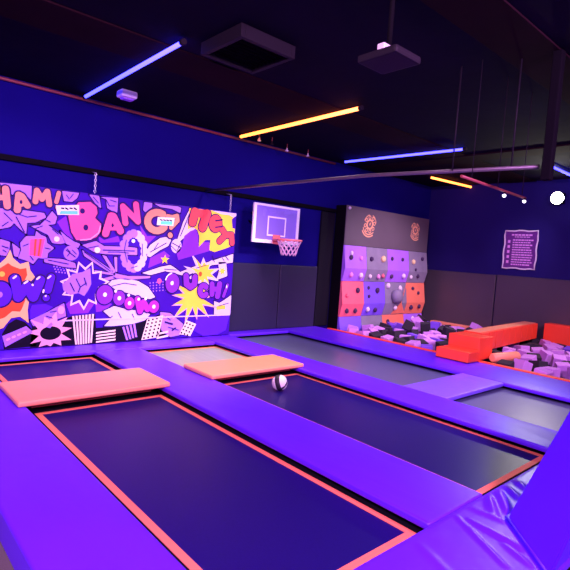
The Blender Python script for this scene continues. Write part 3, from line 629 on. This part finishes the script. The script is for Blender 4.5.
def panel(pts_xz, row, mm):
    """prism panel following the faceted front"""
    bm = bmesh.new(); zt, zm, zb = row
    x0, x1 = pts_xz
    pr = [(zt, CF - 0.012), (zm, CF - 0.012 - bulge), (zb, CF - 0.012)]
    g = 0.004
    L = [bm.verts.new((x0 + g, y, z - (g if i == 0 else (-g if i == 2 else 0)))) for i, (z, y) in enumerate(pr)]
    R = [bm.verts.new((x1 - g, y, z - (g if i == 0 else (-g if i == 2 else 0)))) for i, (z, y) in enumerate(pr)]
    LB = [bm.verts.new((x0 + g, CF + 0.02, z)) for z in (zt - g, zb + g)]; RB = [bm.verts.new((x1 - g, CF + 0.02, z)) for z in (zt - g, zb + g)]
    for f in ((L[0], R[0], R[1], L[1]), (L[1], R[1], R[2], L[2]), (LB[0], RB[0], R[0], L[0]), (L[2], R[2], RB[1], LB[1]), (LB[0], L[0], L[1], L[2], LB[1]), (R[0], RB[0], RB[1], R[2], R[1])):
        bm.faces.new(f)
    bmesh.ops.recalc_face_normals(bm, faces=bm.faces)
    o = link('climbing_panel', bm, mm, cw); return o
for i, row in enumerate(rows):
    for j in range(4):
        PANELS[(i, j)] = panel((cols[j], cols[j + 1]), row, grid[i][j])
# orange wedge panel that crosses the grey one diagonally
bm = bmesh.new(); row = rows[1]
pts = [(11.02, 1.05), (11.02, 0.26), (10.45, 0.26), (10.75, 0.545)]
V = [bm.verts.new((x, face_pt(x, z, row) - 0.006, z)) for x, z in pts]; bm.faces.new((V[0], V[1], V[3])); bm.faces.new((V[1], V[2], V[3]))
bmesh.ops.recalc_face_normals(bm, faces=bm.faces)
bmesh.ops.solidify(bm, geom=bm.faces[:], thickness=0.005)
link('wedge_panel', bm, 'c_orange', cw)
# round volume on the grey panel and the bolted holds
def hold(x, z, row, rad, mm, sq=1.0):
    bm = bmesh.new(); bmesh.ops.create_icosphere(bm, subdivisions=2, radius=rad)
    for v in bm.verts:
        v.co.y *= 0.75; v.co.z *= sq
        v.co *= 1 + 0.18 * (hr.random() - 0.5)
    for f in bm.faces: f.smooth = True
    bmesh.ops.translate(bm, vec=(x, face_pt(x, z, row) - rad * 0.35, z), verts=bm.verts)
    link('climbing_hold', bm, mm, PANELS[(rows.index(row), max(k for k in range(4) if cols[k] <= x))])
hold(10.52, 0.72, rows[1], 0.19, 'c_grey')
HOLDS = ((8.72, 1.72, 'h_white', 0.05), (8.70, 1.62, 'h_dark', 0.055), (9.06, 1.62, 'h_pink', 0.05), (9.45, 1.62, 'h_dark', 0.055), (9.90, 1.64, 'h_yellow', 0.075), (10.28, 1.66, 'h_dark', 0.045), (10.72, 1.66, 'h_dark', 0.045),
         (11.20, 1.62, 'h_yellow', 0.06), (11.62, 1.72, 'h_dark', 0.05), (11.30, 1.42, 'h_dark', 0.04), (8.75, 1.22, 'h_pink', 0.055), (9.10, 1.21, 'h_white', 0.065), (9.45, 1.20, 'h_white', 0.05), (9.78, 1.20, 'h_pink', 0.055), (9.95, 1.22, 'c_red', 0.05),
         (10.30, 1.22, 'h_dark', 0.05), (10.80, 1.24, 'h_white', 0.06), (11.45, 1.25, 'h_dark', 0.05), (11.15, 1.22, 'h_white', 0.05),
         (9.04, 0.86, 'h_dark', 0.06), (8.66, 0.74, 'c_red', 0.05), (9.45, 0.92, 'h_dark', 0.04), (9.78, 0.86, 'h_dark', 0.065), (9.46, 0.72, 'h_dark', 0.04), (10.22, 0.98, 'h_white', 0.065), (10.72, 0.92, 'h_white', 0.065), (11.30, 0.92, 'h_dark', 0.045), (11.55, 0.80, 'h_dark', 0.045),
         (8.70, 0.38, 'h_dark', 0.055), (9.00, 0.38, 'h_dark', 0.055), (9.45, 0.40, 'h_white', 0.06), (9.75, 0.38, 'h_dark', 0.055), (10.55, 0.42, 'h_white', 0.06), (11.25, 0.42, 'h_dark', 0.06), (11.62, 0.44, 'h_dark', 0.055), (11.40, 0.12, 'h_white', 0.055), (10.3, 0.08, 'h_dark', 0.05))
for x, z, mm, rad in HOLDS:
    row = next(r_ for r_ in rows if r_[2] <= z <= r_[0]); hold(x, z, row, rad, mm, 1.1)
# emblems
def emblem(cx, cz, s, lean):
    bm = bmesh.new(); y = CF - 0.012
    def q(pts):
        v = [bm.verts.new((cx + s * (x + lean * z), y, cz + s * z)) for x, z in pts]; f = bm.faces.new(v); f.normal_update()
        if f.normal.y > 0: f.normal_flip()
    def rg(r0, r1, a0, a1, n, ox=0, oz=0):
        for k in range(n):
            a, b_ = a0 + (a1 - a0) * k / n, a0 + (a1 - a0) * (k + 1) / n
            q([(ox + r1 * math.cos(a), oz + r1 * math.sin(a)), (ox + r1 * math.cos(b_), oz + r1 * math.sin(b_)), (ox + r0 * math.cos(b_), oz + r0 * math.sin(b_)), (ox + r0 * math.cos(a), oz + r0 * math.sin(a))])
    rg(0.30, 0.46, 0, 2 * PI, 24)
    for k in range(8):
        a = 2 * PI * k / 8 + 0.2; rg(0.10, 0.19, 0, 2 * PI, 10, 0.62 * math.cos(a), 0.62 * math.sin(a))
    rg(0.80, 0.88, 0.2, 1.3, 8); rg(0.80, 0.88, 1.8, 2.8, 8)
    rg(0.84, 0.94, 3.5, 5.5, 14); rg(1.02, 1.14, 3.7, 5.3, 12)
    q([(-0.1, 0.0), (0.04, -0.16), (0.12, 0.1), (0.0, 0.2)])
    o = link('emblem', bm, 'c_glow', hd); o['label'] = 'orange ring shaped emblem'
ex, ez = wallpt(369.5, 224.5); emblem(ex, ez, 0.27, 0.1)
ex, ez = wallpt(415, 230.5); emblem(ex, ez, 0.235, -0.1)
bm = bmesh.new(); bmesh.ops.create_uvsphere(bm, u_segments=12, v_segments=8, radius=0.035); bmesh.ops.translate(bm, vec=(CX0 + 0.08, CF - 0.02, 2.74), verts=bm.verts)
link('corner_bolt', bm, 'h_white', cw)

# ------------------------------------------------------------------ framed notice on the side wall
nt_ = thing('framed_notice', 'framed purple notice with pink print on the dark blue side wall', 'notice', (RIGHT, 5.26, 2.1))
ny0, ny1, nz0, nz1 = 4.88, 5.66, 1.64, 2.56
bm = B1((RIGHT - 0.03, ny0, nz0), (RIGHT - 0.001, ny1, nz1)); link('panel', bm, 'sign_bg', nt_)
bm = bmesh.new()
def wob(i): return 0.011 * math.sin(i * 1.7)
pts = []
for k in range(8): pts.append((RIGHT - 0.035, ny1 + wob(k), nz1 - (nz1 - nz0) * k / 8))
for k in range(7): pts.append((RIGHT - 0.035, ny1 - (ny1 - ny0) * k / 7, nz0 + wob(k + 2)))
for k in range(8): pts.append((RIGHT - 0.035, ny0 + wob(k + 4), nz0 + (nz1 - nz0) * k / 8))
for k in range(7): pts.append((RIGHT - 0.035, ny0 + (ny1 - ny0) * k / 7, nz1 + wob(k + 1)))
tube(bm, pts, 0.019, 8, closed=True); link('frame', bm, 'p_white', nt_)
bm = bmesh.new(); rr = random.Random(5)
def dash(y0, y1, z, h): box(bm, (RIGHT - 0.034, y0, z - h / 2), (RIGHT - 0.030, y1, z + h / 2))
for z, h, l, rgt in ((2.46, 0.035, 5.50, 5.02), (2.41, 0.02, 5.42, 5.08)):
    y = l
    while y > rgt:
        wd = 0.03 + 0.05 * rr.random(); dash(y - wd, y, z, h); y -= wd + 0.015
for i in range(11):
    z = 2.335 - i * 0.060; y = 5.46; end = 4.96 + 0.10 * rr.random()
    while y > end:
        wd = 0.03 + 0.06 * rr.random(); dash(max(end, y - wd), y, z, 0.034 if i % 2 == 0 else 0.026); y -= wd + 0.012
for i in range(5): box(bm, (RIGHT - 0.034, 5.52, 2.26 - i * 0.125), (RIGHT - 0.030, 5.58, 2.33 - i * 0.125))
link('printed_lines', bm, 'sign_txt', nt_)

# ------------------------------------------------------------------ foam pit
bm = B1((8.205, 1.0, FLOOR), (12.28, 7.35, FLOOR + 0.01)); tag(link('pit_mat', bm, 'pit_floor'), 'dark base mat under the foam blocks of the pit', 'mat')
SX, SY = 7.74, 3.96
t = thing('foam_steps', 'red two-step foam block at the near end of the beam', 'steps', (8.1, 4.2, 0))
bm = bmesh.new(); box(bm, (7.70, 3.95, 0.013), (8.10, 4.55, 0.185), 0.012); link('lower_step', bm, 'red', t)
bm = bmesh.new(); box(bm, (8.103, 3.98, 0.013), (8.60, 4.56, 0.40), 0.012); link('upper_step', bm, 'red', t)
# beam
bt = thing('padded_bridge', 'long orange padded beam crossing the foam pit to the side wall', 'beam', (10.4, 4.4, FLOOR))
p0, p1 = Vector((8.64, 4.22, 0)), Vector((11.93, 4.52, 0)); d = (p1 - p0); L = d.length; ang = math.atan2(d.y, d.x)
nseg = 9
for k in range(nseg):
    a0, a1 = L * k / nseg, L * (k + 1) / nseg
    bm = bmesh.new(); box(bm, (p0.x + a0 + 0.004, p0.y, 0.07), (p0.x + a1 - 0.004, p0.y + 0.34, 0.415), 0.014, 2, rot=Euler((0, 0, ang)), piv=p0)
    link('pad_segment', bm, 'red' if k % 1 == 0 else 'orange', bt)
bm = bmesh.new(); box(bm, (p0.x + 0.02, p0.y + 0.05, 0.416), (p0.x + L - 0.02, p0.y + 0.29, 0.424), 0.002, 1, rot=Euler((0, 0, ang)), piv=p0); o = link('top_strip', bm, 'orange', bt); o['label'] = 'light orange top strip'
for a0 in (0.25, L / 2, L - 0.25):
    bm = bmesh.new(); box(bm, (p0.x + a0 - 0.08, p0.y + 0.1, FLOOR + 0.01), (p0.x + a0 + 0.08, p0.y + 0.26, 0.07), 0, rot=Euler((0, 0, ang)), piv=p0)
    link('support', bm, 'frame', bt)
bm = bmesh.new(); box(bm, (11.96, 1.2, FLOOR + 0.01), (12.28, 4.40, 0.44), 0.02); tag(link('pit_edge_block', bm, 'red'), 'tall orange padded block along the side wall at the beam end', 'pad')
bm = bmesh.new(); box(bm, (12.08, 4.98, FLOOR + 0.01), (12.28, 7.40, 0.06), 0.02); tag(link('pit_edge_pad', bm, 'orange'), 'low orange pad at the foot of the dark side wall', 'pad')
# roll lying at the pit edge
bm = bmesh.new(); tube(bm, [(8.36, 3.86, 0.06), (8.40, 3.85, 0.06), (9.05, 3.74, 0.06), (9.09, 3.735, 0.06)], [0.06, 0.085, 0.085, 0.06], 20)
tag(link('foam_roll', bm, 'orange'), 'salmon foam roll lying on the pit edge beside the red steps', 'foam roll')
# foam cubes
def cube_mesh(mm):
    bm = bmesh.new(); box(bm, (-0.11, -0.11, -0.11), (0.11, 0.11, 0.11), 0.012, 2)
    me = bpy.data.meshes.new('foam_block'); bm.to_mesh(me); bm.free(); me.materials.append(M[mm]); return me
CM = {k: cube_mesh(k) for k in ('foam_l', 'foam_d', 'foam_b')}
LBL = {'foam_l': ('loose lilac foam cube among the cubes of the pit', 'lilac foam cubes in the pit'), 'foam_d': ('loose black foam cube among the cubes of the pit', 'black foam cubes in the pit'), 'foam_b': ('loose blue violet foam cube among the cubes of the pit', 'blue foam cubes in the pit')}
fr = random.Random(21)
from mathutils.bvhtree import BVHTree
bpy.context.view_layer.update()
def tree(o):
    mw = o.matrix_world
    return BVHTree.FromPolygons([mw @ v.co for v in o.data.vertices], [tuple(p.vertices) for p in o.data.polygons])
solid = [tree(o) for o in bpy.data.objects if o.type == 'MESH' and (o.name.split('.')[0] in ('pit_edge_block', 'pit_edge_pad', 'foam_roll', 'edge_strip', 'pad_segment', 'support', 'lower_step', 'upper_step', 'carcass', 'climbing_panel', 'pit_mat', 'wall_pad', 'climbing_hold', 'wedge_panel'))]
q8 = [Vector((sx, sy, sz)) * 0.1115 for sx in (-1, 1) for sy in (-1, 1) for sz in (-1, 1)]
qf = [(0, 1, 3, 2), (4, 6, 7, 5), (0, 4, 5, 1), (2, 3, 7, 6), (0, 2, 6, 4), (1, 5, 7, 3)]
def cube_tree(loc, R): return BVHTree.FromPolygons([loc + R @ v for v in q8], qf)
placed = []
def inside(x, y): # keep cubes out of the solid bodies
    s_ = (x - p0.x) / (p1.x - p0.x)
    yb_ = p0.y + s_ * (p1.y - p0.y) + 0.17
    return (p0.x - 0.2 < x < p1.x and abs(y - yb_) < 0.15) or (x < 8.65 and 3.95 < y < 4.56) or (x > 11.96 and y < 4.4) or x > 12.08
def drop(x, y, tilt, top):
    e = Euler((fr.uniform(-tilt, tilt), fr.uniform(-tilt, tilt), fr.uniform(0, PI / 2))); R = e.to_matrix()
    lift = max(abs((R @ v).z) for v in q8); z = FLOOR + 0.012 + lift
    near = [t_ for t_ in placed if (t_[0] - Vector((x, y, z))).length < 0.9]
    while z + 0.1 < top:
        loc = Vector((x, y, z)); T = cube_tree(loc, R)
        if not any((l_ - loc).length < 0.40 and T.overlap(tt) for l_, tt in near) and not any(T.overlap(s_) for s_ in solid):
            mm = fr.choices(('foam_l', 'foam_d', 'foam_b'), (0.54, 0.34, 0.12))[0]
            o = bpy.data.objects.new('foam_block', CM[mm]); C.objects.link(o); o.location = loc; o.rotation_euler = e
            tag(o, LBL[mm][0], 'foam cube', LBL[mm][1]); placed.append((loc, T)); return True
        z += 0.02
    return False
def top_at(x, y): return 0.07 if y < 4.3 else (0.09 if x < 9.3 else 0.22)
for i in range(13):
    for j in range(19):
        x, y = 8.36 + 0.305 * i + fr.uniform(-0.03, 0.03), 1.8 + 0.305 * j + fr.uniform(-0.03, 0.03)
        if not inside(x, y) and not (y < 4.3 and y + 0.55 * (x - 8.3) < 2.7 and False): drop(x, y, 0.25, top_at(x, y))
for n_ in range(900):
    if len(placed) > 296: break
    x, y = fr.uniform(8.36, 12.05), fr.uniform(2.0, 7.3)
    if not inside(x, y): drop(x, y, 0.6, top_at(x, y))

# ------------------------------------------------------------------ ceiling things
def lit_tube(label, p, q, mm, grp):
    t = thing('tube_light', label, 'tube light', p, grp)
    p, q = Vector(tz(p, 3.70)), Vector(tz(q, 3.70)); d = (q - p).normalized()
    bm = bmesh.new(); tube(bm, [p, q], 0.028 if 'orange' in mm else 0.023, 12); link('lamp_tube', bm, mm, t)
    for e in (p, q):
        bm = bmesh.new(); tube(bm, [e - d * 0.03, e + d * 0.03], 0.031, 12); link('end_cap', bm, 'greyp', t)
    for s in (0.12, 0.88):
        c = p.lerp(q, s); bm = bmesh.new(); tube(bm, [c + Vector((0, 0, 0.02)), (c.x, c.y, CEIL + 0.002)], 0.005, 6)
        link('hanger', bm, 'frame', t)
TZ = 3.64
def tz(p, z):
    k = (z - CAM.z) / (p[2] - CAM.z); return (p[0] * k, p[1] * k, z)
lit_tube('long blue lit tube above the left end of the mural', (2.57, 7.45, TZ), (2.52, 4.60, TZ), 'tube_blue', 'blue lit tubes')
lit_tube('long orange lit tube under the ceiling, middle of the hall', (5.32, 7.43, TZ), (5.22, 4.54, TZ), 'tube_orange', 'orange lit tubes')
lit_tube('long blue lit tube above the climbing wall side', (7.97, 7.28, TZ), (8.08, 4.57, TZ), 'tube_blue', 'blue lit tubes')
lit_tube('short orange lit tube over the climbing wall beside the copper pipe', (10.30, 6.67, TZ), (12.18, 6.51, TZ), 'tube_orange', 'orange lit tubes')
lit_tube('blue lit tube at the far right above the white flood lamp', (10.03, 3.91, TZ), (12.2, 3.93, TZ), 'tube_blue', 'blue lit tubes')

bm = bmesh.new(); tube(bm, [(X0, BACK - 0.05, CEIL - 0.05), (8.3, BACK - 0.05, CEIL - 0.05)], 0.022, 10)
tag(link('sprinkler_pipe', bm, 'copper'), 'thin red pipe along the top of the back wall', 'pipe')
def sprinkler(x, y, label, warm):
    t = thing('sprinkler', label, 'sprinkler', (x, y, CEIL), 'sprinkler heads by the red pipe')
    bm = bmesh.new(); tube(bm, [(x, y, CEIL + 0.002), (x, y, CEIL - 0.09)], 0.010, 8); link('drop_pipe', bm, 'copper', t)
    bm = bmesh.new(); lathe(bm, (x, y, CEIL - 0.15), [(0.006, 0), (0.030, 0.005), (0.034, 0.02), (0.018, 0.035), (0.014, 0.07)], 14); link('head', bm, warm, t)
sprinkler(5.66, 7.30, 'yellowish sprinkler head right at the end of the orange tube', 'h_yellow')
sprinkler(5.98, 7.32, 'small sprinkler head next along from the yellowish one', 'greyp')
sprinkler(6.52, 7.50, 'pale sprinkler head halfway along the red pipe', 'white')
sprinkler(7.08, 7.48, 'pale sprinkler head nearest the second blue tube', 'white')

def cassette(label, x0, x1, y0, y1):
    t = thing('air_vent', label, 'vent', ((x0 + x1) / 2, (y0 + y1) / 2, CEIL))
    bm = bmesh.new(); z = CEIL - 0.13
    w = 0.05
    for lo, hi in (((x0, y0), (x0 + w, y1)), ((x1 - w, y0), (x1, y1)), ((x0 + w, y0), (x1 - w, y0 + w)), ((x0 + w, y1 - w), (x1 - w, y1))):
        box(bm, (lo[0], lo[1], z), (hi[0], hi[1], CEIL), 0.006)
    link('frame', bm, 'greyp', t)
    bm = bmesh.new()
    for k in range(9):
        yy = y0 + w + (y1 - y0 - 2 * w) * (k + 0.5) / 9
        box(bm, (x0 + w, yy - 0.018, z + 0.03), (x1 - w, yy + 0.018, z + 0.045), 0, rot=Euler((0.5, 0, 0)))
    link('slats', bm, 'frame', t)
    bm = bmesh.new(); box(bm, (x0 + w, y0 + w, z + 0.07), (x1 - w, y1 - w, CEIL)); link('duct_box', bm, 'frame', t)
cassette('square dark air vent in the ceiling between blue and orange tubes', 2.80, 3.50, 4.00, 4.72)

# flat fixture hanging near the middle top
t = thing('hanging_fixture', 'flat dark square fixture hanging below the ceiling at the top', 'fixture', (2.95, 2.35, CEIL))
bm = bmesh.new(); box(bm, (2.72, 2.10, 2.99), (3.02, 2.44, 3.045), 0.02); link('housing', bm, 'greyp', t)
bm = bmesh.new(); tube(bm, [(2.87, 2.28, 3.04), (2.87, 2.28, CEIL - 0.02)], 0.018); box(bm, (2.80, 2.20, CEIL - 0.04), (2.94, 2.36, CEIL - 0.02)); link('mount', bm, 'frame', t)
bm = bmesh.new(); box(bm, (2.74, 2.22, 3.045), (2.82, 2.28, 3.09), 0.01); link('white_clip', bm, 'white', t)
bm = bmesh.new(); lathe(bm, (2.93, 2.90, CEIL - 0.05), [(0.05, 0), (0.085, 0.012), (0.09, 0.03), (0.09, 0.05)], 28)
tag(link('ceiling_disc', bm, 'white'), 'small round pinkish disc on the ceiling at the top edge', 'detector')
t = thing('emergency_light', 'small pale box fitting on ceiling beside the left blue tube', 'light fitting', (3.02, 7.05, CEIL))
bm = bmesh.new(); box(bm, (2.90, 6.95, CEIL - 0.10), (3.14, 7.15, CEIL), 0.03, 3); link('housing', bm, 'white', t)
bm = bmesh.new(); box(bm, (2.94, 6.99, CEIL - 0.125), (3.10, 7.11, CEIL - 0.10), 0.02, 3); link('lens', bm, 'p_lilac', t)

# net rails and pipes
t = thing('net_rail', 'grey pipe rail running from the back wall over the trampolines', 'rail', (4.86, 5, 2.64))
bm = bmesh.new(); tube(bm, [(4.92, BACK - 0.075, 2.64), (4.86, 4.0, 2.64), (5.16, 2.1, 2.64)], 0.022, 10); link('rail_pipe', bm, 'steel', t)
bm = bmesh.new(); tube(bm, [(4.99, 2.95, 2.64), (4.99, 2.95, CEIL)], 0.009, 8); link('hanger', bm, 'greyp', t)
bm = bmesh.new(); tube(bm, [(5.12, 2.36, 2.64), (5.12, 2.36, CEIL - 0.02)], 0.009, 8); link('hanger', bm, 'greyp', t)
bm = bmesh.new(); box(bm, (5.11, 1.97, 2.50), (5.20, 2.06, CEIL - 0.02), 0.01); tag(link('hanging_post', bm, 'frame'), 'black square post hanging from the ceiling at the rail end', 'post')
t = thing('spot_track', 'copper coloured pipe with two tiny lit spots', 'light track', (5.5, 2.7, 2.52))
bm = bmesh.new(); tube(bm, [(4.72, 2.68, 2.52), (6.34, 2.71, 2.50)], 0.016, 8); link('track_pipe', bm, 'copper', t)
for x in (5.75, 6.30):
    bm = bmesh.new(); tube(bm, [(x, 2.70, 2.50), (x, 2.70, 2.465)], 0.014, 8); s_ = link('spot', bm, 'frame', t)
    bm = bmesh.new(); bmesh.ops.create_uvsphere(bm, u_segments=12, v_segments=8, radius=0.021); bmesh.ops.translate(bm, vec=(x, 2.70, 2.455), verts=bm.verts); link('lens', bm, 'spotlens', s_)
for x in (4.95, 5.55, 6.2):
    bm = bmesh.new(); tube(bm, [(x, 2.69, 2.52), (x, 2.69, CEIL)], 0.005, 6); link('hanger', bm, 'greyp', t)

# white flood lamp on the side wall
d_ = ray(557, 198); FL = CAM + d_ * ((RIGHT - 0.32) / d_.x)
t = thing('flood_lamp', 'round white flood lamp glaring from the side wall', 'lamp', (RIGHT, FL.y, FL.z))
bm = bmesh.new(); box(bm, (FL.x + 0.02, FL.y - 0.13, FL.z - 0.13), (FL.x + 0.14, FL.y + 0.13, FL.z + 0.13), 0.03, 3); link('housing', bm, 'frame', t)
bm = bmesh.new()
n = 24
ce = bm.verts.new((FL.x - 0.012, FL.y, FL.z)); rg_ = [bm.verts.new((FL.x + 0.005, FL.y + 0.135 * math.cos(2 * PI * k / n), FL.z + 0.135 * math.sin(2 * PI * k / n))) for k in range(n)]
rg2 = [bm.verts.new((FL.x + 0.03, v.co.y, v.co.z)) for v in rg_]
for k in range(n):
    bm.faces.new((ce, rg_[(k + 1) % n], rg_[k])); bm.faces.new((rg_[k], rg_[(k + 1) % n], rg2[(k + 1) % n], rg2[k]))
link('lens', bm, 'lamp', t)
bm = bmesh.new(); tube(bm, [(FL.x + 0.13, FL.y, FL.z), (RIGHT, FL.y, FL.z + 0.05)], 0.02); link('bracket', bm, 'frame', t)

# ------------------------------------------------------------------ lights
def spot(name, loc, aim, col, watts, size=70, blend=0.8, rad=0.15):
    l = bpy.data.lights.new(name, 'SPOT'); l.color = col; l.energy = watts; l.spot_size = math.radians(size); l.spot_blend = blend; l.shadow_soft_size = rad
    o = bpy.data.objects.new(name, l); C.objects.link(o); o.location = loc
    o.rotation_euler = (Vector(aim) - Vector(loc)).to_track_quat('-Z', 'Y').to_euler(); return o
def area(name, loc, aim, col, watts, sx, sy):
    l = bpy.data.lights.new(name, 'AREA'); l.shape = 'RECTANGLE'; l.size = sx; l.size_y = sy; l.color = col; l.energy = watts
    o = bpy.data.objects.new(name, l); C.objects.link(o); o.location = loc
    o.rotation_euler = (Vector(aim) - Vector(loc)).to_track_quat('-Z', 'Y').to_euler(); return o
area('key_flood', (-1.2, 0.6, 3.55), (1.6, 4.0, 0), (1.0, 0.46, 1.0), 420, 0.8, 0.5)
area('rear_flood', (3.6, -1.6, 3.55), (4.2, 3.2, 0), (0.85, 0.34, 1.0), 420, 1.2, 0.5)
spot('mural_flood_left', (2.2, 3.3, 3.55), (1.8, 7.57, 0.8), (0.84, 0.50, 1.0), 760, 66)
spot('mural_flood_right', (5.2, 3.6, 3.55), (4.7, 7.57, 0.7), (1.0, 0.80, 0.85), 820, 54)
spot('blue_wall_fill', (-0.6, 5.6, 1.9), (1.6, 7.9, 2.35), (0.10, 0.03, 1.0), 130, 80)  # added blue fill for the wall above the mural, no fixture
spot('hoop_fill', (5.9, 5.4, 3.0), (6.5, 7.9, 1.9), (0.6, 0.45, 1.0), 75, 85)  # added fill to lift the wall behind the hoop
spot('notice_fill', (10.6, 4.4, 3.4), (12.36, 5.2, 2.0), (0.9, 0.6, 1.0), 60, 50)  # added fill that brightens the notice; no lamp hangs there
spot('deck_fill', (0.5, 4.4, 3.4), (0.95, 4.7, 0), (1.0, 0.62, 1.0), 110, 60)  # added fill for the highlight on the left pad
spot('deck_fill', (4.3, 5.9, 3.6), (4.2, 6.0, 0), (1.0, 0.78, 0.42), 420, 70)  # added warm fill over the peach pad and the short trampoline behind it
spot('deck_fill', (1.9, 5.6, 3.6), (1.9, 5.9, 0), (1.0, 0.5, 0.85), 160, 75)  # added fill to lift the far part of the first lane
spot('pit_fill', (9.6, 4.6, 3.6), (10.0, 7.3, 0.5), (1.0, 0.62, 0.95), 560, 84)  # added fill for the climbing wall and the far pit
spot('pit_fill', (10.0, 0.6, 3.3), (10.4, 4.3, 0.2), (1.0, 0.55, 0.85), 620, 70)  # added fill from the viewer's side to brighten the beam
spot('lane_fill', (5.7, 3.3, 3.6), (5.8, 4.8, 0), (1.0, 0.62, 0.95), 560, 105)  # added overhead fill for the orange borders and far pads
spot('flood_lamp_beam', (FL.x - 0.06, FL.y, FL.z), (5.0, 4.0, 0), (1.0, 0.93, 0.8), 220, 110, 0.6, 0.1)

w = bpy.data.worlds.new('world'); bpy.context.scene.world = w; w.use_nodes = True
w.node_tree.nodes['Background'].inputs[0].default_value = (0.05, 0.03, 0.2, 1); w.node_tree.nodes['Background'].inputs[1].default_value = 0.15
vs = bpy.context.scene.view_settings
vs.view_transform = 'Standard'; vs.look = 'None'; vs.gamma = 1; vs.use_curve_mapping = False; vs.exposure = 0.0
